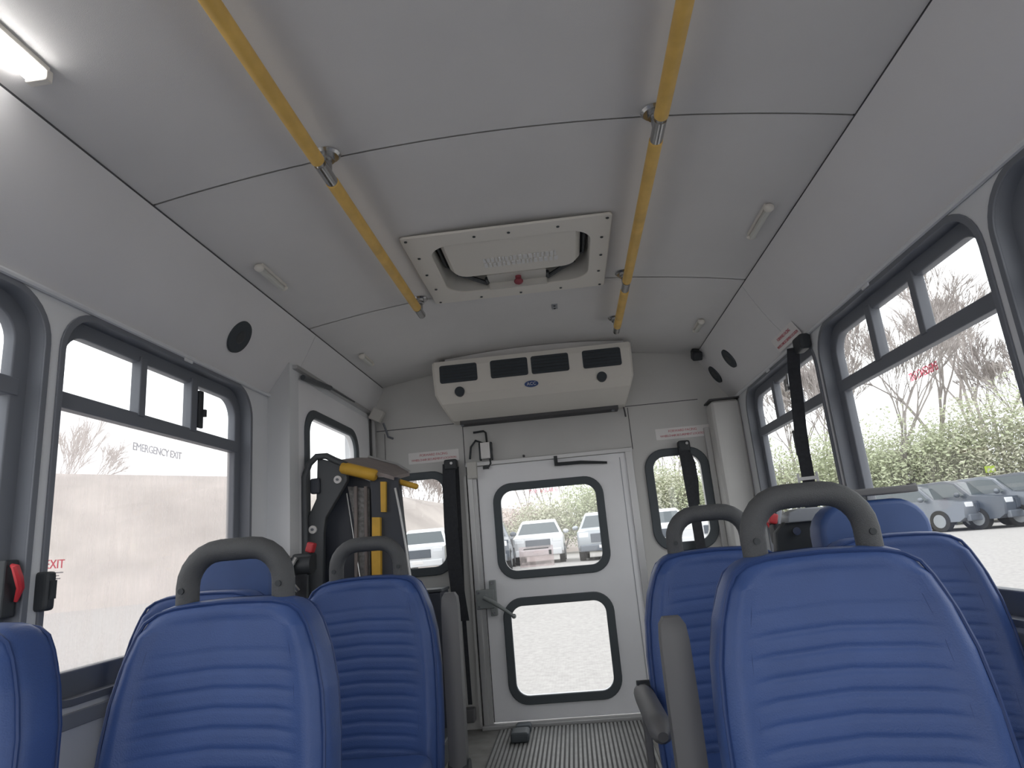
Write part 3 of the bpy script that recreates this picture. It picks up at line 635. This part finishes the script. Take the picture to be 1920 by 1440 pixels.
# ------------------------------------------------------------------ wheelchair lift
lf = thing('wheelchair_lift', 'dark grey stowed wheelchair lift with yellow pads beside its door', 'wheelchair lift', (-.8, 2.9, 0))
LY = 2.66
def A(px, py, dy=0): p = at(px, py, Y=LY+dy); return (p.x, p.z)
def A3(px, py, dy=0): return at(px, py, Y=LY+dy)
hp = [A3(574, 1200), A3(572, 1000), A3(571, 930), A3(571, 895), A3(580, 870), A3(594, 856), A3(612, 855), A3(628, 863), A3(650, 872)]
put('hoop_rail', B().tube(hp, .0135, 12), 'lift', lf, smooth=True)
put('hoop_edge', B().tube([A3(561, 1130), A3(559, 1000), A3(562, 900)], .003, 6), 'chrome', lf)
pl = [A(594, 860), A(645, 872), A(647, 900), A(606, 970), A(602, 1000), A(600, 1250), A(572, 1250), A(574, 975), A(592, 935)]
put('lift_arm', plate([pl], .03, XZ(LY+.03), bevel=.004), 'lift', lf)
for p in ((632, 899), (585, 993)):
    c = A3(*p); w = put('washer', B().cyl((c.x, LY+.02, c.z), (c.x, LY+.004, c.z), .0165, 20), 'paper', lf, smooth=True)
    put('bolt_head', B().cyl((c.x, LY+.005, c.z), (c.x, LY-.002, c.z), .006, 6), 'frame', w)
c = A3(590, 910); put('knuckle', B().bb(c.x-.02, c.x+.02, LY, LY+.03, c.z-.035, c.z+.03, bev=.008), 'liftd', lf)
pd = [A(636, 880, .12), A(700, 905, .12), A(742, 915, .12), A(765, 1080, .12), A(780, 1330, .12), A(590, 1330, .12), A(594, 1000, .12), A(604, 960, .12), A(634, 900, .12)]
put('back_panel', plate([pd], .03, XZ(LY+.12)), 'liftd', lf)
pm = [A(652, 912, .08), A(692, 916, .08), A(695, 1200, .08), A(683, 1200, .08), A(668, 1000, .08)]
put('platform_mesh', plate([pm], .012, XZ(LY+.085)), 'mesh', lf)
for k, x in enumerate((.0, 1.0)):
    a, b_ = A3(667+19*k, 912, .07), A3(669+19*k, 1200, .07); put('mesh_rail', B().tube([a, b_], .008, 8), 'brown', lf)
put('mesh_edge', B().tube([A3(650, 925, .07), A3(663, 1010, .07), A3(676, 1090, .07)], .0035, 6), 'chrome', lf)
put('mast', B().loft([[(A3(x0, y, .02).x, LY+.02+d, A3(x0, y, .02).z) for x0, d in ((xa, 0), (xb, 0), (xb, .05), (xa, .05))] for xa, xb, y in ((694, 746, 895), (697, 752, 960), (700, 768, 1100), (705, 790, 1330))]), 'liftd', lf)
put('mast_edge', B().tube([A3(741, 915), A3(750, 960), A3(762, 1030), A3(772, 1100)], .005, 8), 'alu', lf, smooth=True)
def pad(px0, py0, px1, py1, rad, dy=0, d2=0):
    a, b_ = A3(px0, py0, dy), A3(px1, py1, d2); return B().tube([a, a+(b_-a)*.04, a+(b_-a)*.96, b_], [rad*.8, rad, rad, rad*.8], 8)
put('yellow_pad', pad(640, 876, 706, 892, .025), 'yellow2', lf, smooth=True)
put('yellow_pad', pad(744, 902, 783, 913, .012, .06, .05), 'yellow2', lf, smooth=True)
put('yellow_strip', B().loft([[Vector((A3(x0, y).x, LY+d, A3(x0, y).z)) for x0, d in ((xa, 0), (xb, 0), (xb, .02), (xa, .02))] for xa, xb, y in ((713, 723, 903), (714, 723, 960))]), 'yellow2', lf)
put('yellow_strip', B().loft([[Vector((A3(x0, y).x, LY-.005+d, A3(x0, y).z)) for x0, d in ((xa, 0), (xb, 0), (xb, .025), (xa, .025))] for xa, xb, y in ((698, 713, 970), (698, 713, 1007))]), 'yellow2', lf)
put('yellow_strip', B().loft([[Vector((A3(x0, y).x, LY-.005+d, A3(x0, y).z)) for x0, d in ((xa, 0), (xb, 0), (xb, .025), (xa, .025))] for xa, xb, y in ((697, 714, 1030), (698, 714, 1090))]), 'yellow2', lf)
tp = [A3(636, 862), A3(706, 884), A3(738, 893), A3(768, 886, .45), A3(745, 873, .5), A3(690, 858, .45), A3(668, 858, .3)]
put('bridge_plate', B().loft([[p for p in tp], [p+Vector((0, 0, -.016)) for p in tp]]), 'brown', lf)
put('bridge_edge', B().tube([tp[5]+Vector((0, 0, .006)), tp[4]+Vector((0, 0, .006)), tp[3]+Vector((0, 0, .004))], .006, 8), 'alu', lf)
put('base_frame', B().bb(-.98, -.55, 2.70, 3.45, .002, .10, bev=.01).bb(-.95, -.88, 3.2, 3.3, .1, 1.2), 'lift', lf)
# ------------------------------------------------------------------ outside: lot, bank, trees, cars
GN = bpy.data.objects
def gz(x, y):
    d = math.hypot(x, y); t = min(1, max(0, (d-4)/20)); return -.75+.85*t*t*(3-2*t)
b = B(); n = 60; g = [[b.bm.verts.new((-90+3*i, -60+3*j, gz(-90+3*i, -60+3*j))) for i in range(n+1)] for j in range(n+1)]
for j in range(n):
    for i in range(n): b.bm.faces.new((g[j][i], g[j][i+1], g[j+1][i+1], g[j+1][i]))
gr = put('gravel_lot', b, 'gravel', smooth=True, kind='structure')
# earth bank
crest = [(-34, -6, 5.6), (-30, 6, 5.8), (-25, 18, 5.6), (-20.6, 25, 5.3), (-13.3, 25+4, 4.9), (-10.5, 36, 4.3), (-9.0, 46, 4.3), (-4.2, 50, 3.6), (0, 53, 2.6), (6, 56, 1.5), (14, 58, .6)]
b = B(); rows = []
for k, (x, y, z) in enumerate(crest):
    a = crest[max(0, k-1)]; c = crest[min(len(crest)-1, k+1)]; t = Vector((c[0]-a[0], c[1]-a[1], 0)).normalized(); nn = Vector((t.y, -t.x, 0))
    p = Vector((x, y, z)); r = []
    for f_, h in ((7, -.3), (5.5, .12), (3.5, .45), (1.8, .8), (0, 1), (-4, 1.02), (-10, .2)):
        q = p+nn*f_*(z/5+.3); r.append((q.x+random.uniform(-.3, .3), q.y+random.uniform(-.3, .3), z*h+random.uniform(-.12, .12)))
    rows.append(r)
b.loft(rows, cap=False, closed=False)
bk_ = put('earth_bank', b, 'bank', smooth='all', label='long brown earth bank beyond the left windows', category='bank')
def tree(label, x, y, h, lean=0, spread=.5, depth=7, mt='bark', seed=1, r0=None, name='bare_tree'):
    rnd = random.Random(seed); b = B()
    z0 = gz(x, y)-.1
    def br(p, d, L, r, k):
        q = p+d*L; mid = p+d*L*.5+Vector((rnd.uniform(-1, 1), rnd.uniform(-1, 1), 0))*L*.06
        (b if k > 3 else tw).tube([p, mid, q] if k > 1 else [p, q], [max(r, .016), max(r*.85, .015), max(r*.7, .013)][:3 if k > 1 else 2], 6 if k > 3 else 3, cap=False)
        if k <= 0: return
        for i in range(rnd.choice((2, 3, 3)) if k < depth else 3):
            ax = Vector((rnd.uniform(-1, 1), rnd.uniform(-1, 1), rnd.uniform(-.3, .3))).normalized()
            dd = (Matrix.Rotation(rnd.uniform(.15, .15+spread*.8), 3, ax) @ d); dd.z += .18; dd.normalize()
            br(p+d*L*rnd.uniform(.7, 1), dd, L*rnd.uniform(.62, .82), r*.58, k-1)
    tw = B(); t = thing(name, label, 'tree', (x, y, z0), 'bare spring trees')
    br(Vector((x, y, z0)), Vector((lean, 0, 1)).normalized(), h*.30, r0 or h*.010, depth)
    put('trunk', b, mt, t, smooth='all'); put('twigs', tw, mt, t, kind='stuff')
def shrub(label, x, y, r, h, n, mt, seed, name='leafy_shrub', leaf=.13, z0=None):
    rnd = random.Random(seed); b = B(); z0 = gz(x, y) if z0 is None else z0
    t = thing(name, label, 'shrub', (x, y, z0), 'green growth beyond the parked cars')
    lobes = [(rnd.uniform(-.6, .6)*r, rnd.uniform(-.5, .5)*r, rnd.uniform(.25, .8)*h, rnd.uniform(.45, .7)) for _ in range(9)]
    for _ in range(n):
        lx, ly, lz, lr = rnd.choice(lobes); v = Vector((rnd.gauss(0, 1), rnd.gauss(0, 1), rnd.gauss(0, 1))).normalized()*(rnd.random()**.4)
        c = Vector((x+lx+v.x*r*lr, y+ly+v.y*r*lr, z0+max(.05, lz+v.z*h*lr*.55)))
        a = Vector((rnd.uniform(-1, 1), rnd.uniform(-1, 1), rnd.uniform(-1, 1))).normalized(); u = a.orthogonal().normalized(); s = leaf*rnd.uniform(.5, 1.2)
        vs_ = [b.bm.verts.new(c+a*s*.8), b.bm.verts.new(c+u*s*.4), b.bm.verts.new(c-a*s*.8), b.bm.verts.new(c-u*s*.4)]; b.bm.faces.new(vs_)
    put('foliage', b, mt, t, kind='stuff')
    s_ = B()
    for k in range(5): s_.tube([(x, y, z0-.1), (x+rnd.uniform(-.4, .4)*r, y+rnd.uniform(-.3, .3)*r, z0+h*.7)], [.07, .02], 5)
    put('stems', s_, 'bark', t, kind='stuff')
ORD = ['leftmost', 'second from the left', 'third from the left', 'fourth from the left', 'fifth from the left', 'sixth from the left', 'seventh from the left', 'eighth from the left']
def where(px):
    return 'the left rear window' if px < 900 else 'the rear door window' if px < 1160 else 'the right rear window' if px < 1350 else 'the rearmost right side window' if px < 1535 else 'the large right side window'
def rank(px, allpx):
    g = sorted(q for q in allpx if where(q) == where(px)); return ORD[g.index(px)]
BU = [(1440, 800, 34, 3.2, 'leaf'), (1500, 815, 35, 3.2, 'leaf2'), (1560, 800, 33, 3, 'leaf'), (1630, 800, 35, 3.2, 'leaf2'), (1690, 775, 33, 3.2, 'leaf'), (1740, 785, 34, 3, 'leaf2'), (1790, 745, 33, 3.2, 'leaf2'),
                            (1840, 730, 33, 3.2, 'leaf'), (1890, 700, 32, 3.3, 'leaf2'), (1950, 690, 31, 3.3, 'leaf'), (1330, 850, 38, 3.2, 'leaf'), (1270, 850, 38, 3.2, 'leaf2'), (1215, 850, 39, 3, 'leaf'), (1145, 875, 40, 3.3, 'leaf'), (1090, 900, 41, 3.2, 'leaf2'), (1045, 925, 43, 3.2, 'leaf2'), (985, 940, 45, 3.0, 'leaf3')]
K = 0
for (px, top, Y, r, mt) in BU:
    p = at(px, top, Y=Y); K += 1
    shrub(('fresh green' if mt == 'leaf' else 'olive green' if mt == 'leaf2' else 'brown twiggy')+' bush, %s bush seen through %s' % (rank(px, [b_[0] for b_ in BU]), where(px)), p.x, Y, r, (p.z-gz(p.x, Y))*.92, 6500, mt, K)
TR = [(1605, 520, 33, 'bark', .5), (1680, 480, 36, 'bark', .55), (1745, 470, 35, 'bark2', .5), (1800, 560, 38, 'bark', .5), (1560, 560, 37, 'bark2', .5), (1500, 640, 36, 'bark', .6), (1450, 640, 38, 'bark', .5), (1530, 600, 31, 'bark', .6),
                         (1870, 570, 34, 'bark', .5), (1930, 560, 33, 'bark2', .5), (1300, 760, 42, 'bark', .5), (1235, 760, 43, 'bark2', .5), (1120, 800, 46, 'bark', .5), (1050, 800, 52, 'bark2', .5), (1010, 790, 54, 'bark', .5), (975, 800, 53, 'bark', .5), (820, 840, 50, 'bark2', .5), (780, 840, 50, 'bark', .5), (800, 850, 54, 'bark2', .5)]
K = 0
for (px, top, Y, mt, sp) in TR:
    p = at(px, top, Y=Y); K += 1; tree('bare spring tree, %s tree seen through %s' % (rank(px, [b_[0] for b_ in TR]), where(px)), p.x, Y, (p.z-gz(p.x, Y))*1.0, random.uniform(-.1, .1), sp, 7, mt, 40+K)
tree('thin bare tree behind the earth bank on the left', -23.5-4, 33, 10.5, .05, .6, 6, 'bark2', 90, .05)
tree('thin bare tree behind the earth bank on the left, nearer', -19, 11.5, 10, .05, .6, 6, 'bark2', 95, .05)
# cars ------------------------------------------------------------------
def car(label, x, y, heading, paint, h=1.72, ln=4.8, wd=1.95):
    t = thing('parked_car', label, 'car', (0, 0, 0), 'cars parked across the lot')
    Wd = wd/2
    side = [(-2.35, .45), (-2.40, .75), (-2.36, 1.0), (-1.35, 1.12), (-.75, 1.60), (-.3, 1.72), (1.4, 1.70), (2.15, 1.22), (2.38, 1.05), (2.40, .5), (2.2, .32), (-2.15, .32)]   # x forward = negative
    sc = h/1.72
    def sec(wf):
        return [(px_, wf(py_), py_*sc) for px_, py_ in side]
    wf = lambda z: Wd if z < 1.05 else Wd-(z-1.05)*.42
    rings = []
    for k in (-1, -.93, 0, .93, 1):
        rings.append([(px_*(1 if abs(k) < 1 else .985), k*wf(pz), (pz*sc if abs(k) < 1 else pz*sc*.985+.01)) for px_, pz in side])
    body = put('body', B().loft(rings), paint, t, smooth=True)
    ws = [(-1.30, 1.14), (-.77, 1.57)]
    put('windscreen', B().loft([[(px_-.012, k*(wf(pz)-.10), pz*sc+.012) for px_, pz in ws]+[(px_+.03, k*(wf(pz)-.10), pz*sc-.03) for px_, pz in ws[::-1]] for k in (-1, 1)]), 'cglass', t)
    for s in (-1, 1):
        put('side_window', B().loft([[(px_, s*(wf(pz)+o), pz*sc) for px_, pz in ((-1.15, 1.14), (-.70, 1.56), (-.3, 1.62), (1.3, 1.61), (1.75, 1.25), (1.6, 1.13))] for o in (.006, -.02)]), 'cglass', t)
        put('headlamp', B().bb(-2.40, -2.30, s*(Wd-.42), s*(Wd-.06), .80*sc, .97*sc, bev=.03), 'clamp', t)
        put('door_mirror', B().ball((-1.0, s*(Wd+.12), 1.18*sc), .11, (.7, 1.1, .8), 10), paint, t)
        for wx in (-1.45, 1.45):
            w_ = put('wheel', B().cyl((wx, s*(Wd-.20), .35), (wx, s*(Wd+.02), .35), .35, 24), 'tyre', t, smooth=True)
            put('rim', B().cyl((wx, s*(Wd+.0), .35), (wx, s*(Wd+.03), .35), .22, 16), 'csilver', w_)
    put('grille', B().bb(-2.425, -2.38, -.48, .48, .62*sc, .92*sc, bev=.015), 'cnavy', t)
    put('bumper', B().bb(-2.45, -2.30, -.90, .90, .32*sc, .56*sc, bev=.05), 'cgrey' if paint != 'cwhite' else paint, t)
    put('number_plate', B().bb(-2.462, -2.45, -.20, .20, .42*sc, .52*sc), 'paper', t)
    t.location = (x, y, gz(x, y)); t.rotation_euler = (0, 0, heading); return t
CS = [
 ('white sports utility car facing the rear door window', 1018, 1057, 28, 1.57, 'cwhite', 1.72),
 ('grey pickup-like car at the right edge of the rear door window', 1140, 1050, 27, 1.50, 'csilver', 1.8),
 ('dark car at the left edge of the rear door window', 912, 1062, 24, 1.62, 'cnavy', 1.7),
 ('white car seen through the left rear window', 806, 1078, 26, 1.62, 'cwhite', 1.7),
 ('white car seen through the right rear window', 1243, 1035, 27, 1.55, 'cwhite', 1.7),
 ('white car behind the belt of the right rear window', 1335, 1030, 27, 1.5, 'cwhite', 1.7),
]
for lb, px, py, Y, hd, pt, h in CS:
    p = at(px, py, Y=Y); car(lb, p.x, p.y, hd, pt, h)
for lb, px, Y, pt, h in [('grey car parked first beyond the folded seats in the right window', 1728, 25, 'cgrey', 1.6), ('dark grey sports utility car second from the folded seats in the right window', 1795, 24.5, 'cnavy', 1.68),
                     ('charcoal car third from the folded seats in the right window', 1868, 24, 'cgrey', 1.70), ('dark car at the right border of the right window', 1945, 23, 'cnavy', 1.7),
                     ('white car in the second row of the right window', 1870, 30, 'cwhite', 1.8), ('white car at the border in the second row of the right window', 1935, 29, 'cwhite', 1.8)]:
    p = at(px, 975, Y=Y); car(lb, p.x, p.y, 2.0, pt, h)
pv = at(1856, 880, Y=31)
hv = thing('marker_post', 'small yellow-green marker behind the parked cars', 'marker', (pv.x, 31, gz(pv.x, 31)))
put('post', B().cyl((pv.x, 31, gz(pv.x, 31)), (pv.x, 31, pv.z), .03, 8), 'bark', hv)
put('flag', B().bb(pv.x-.22, pv.x+.22, 30.97, 31.0, pv.z-.15, pv.z+.15, bev=.01), 'hivis', hv)
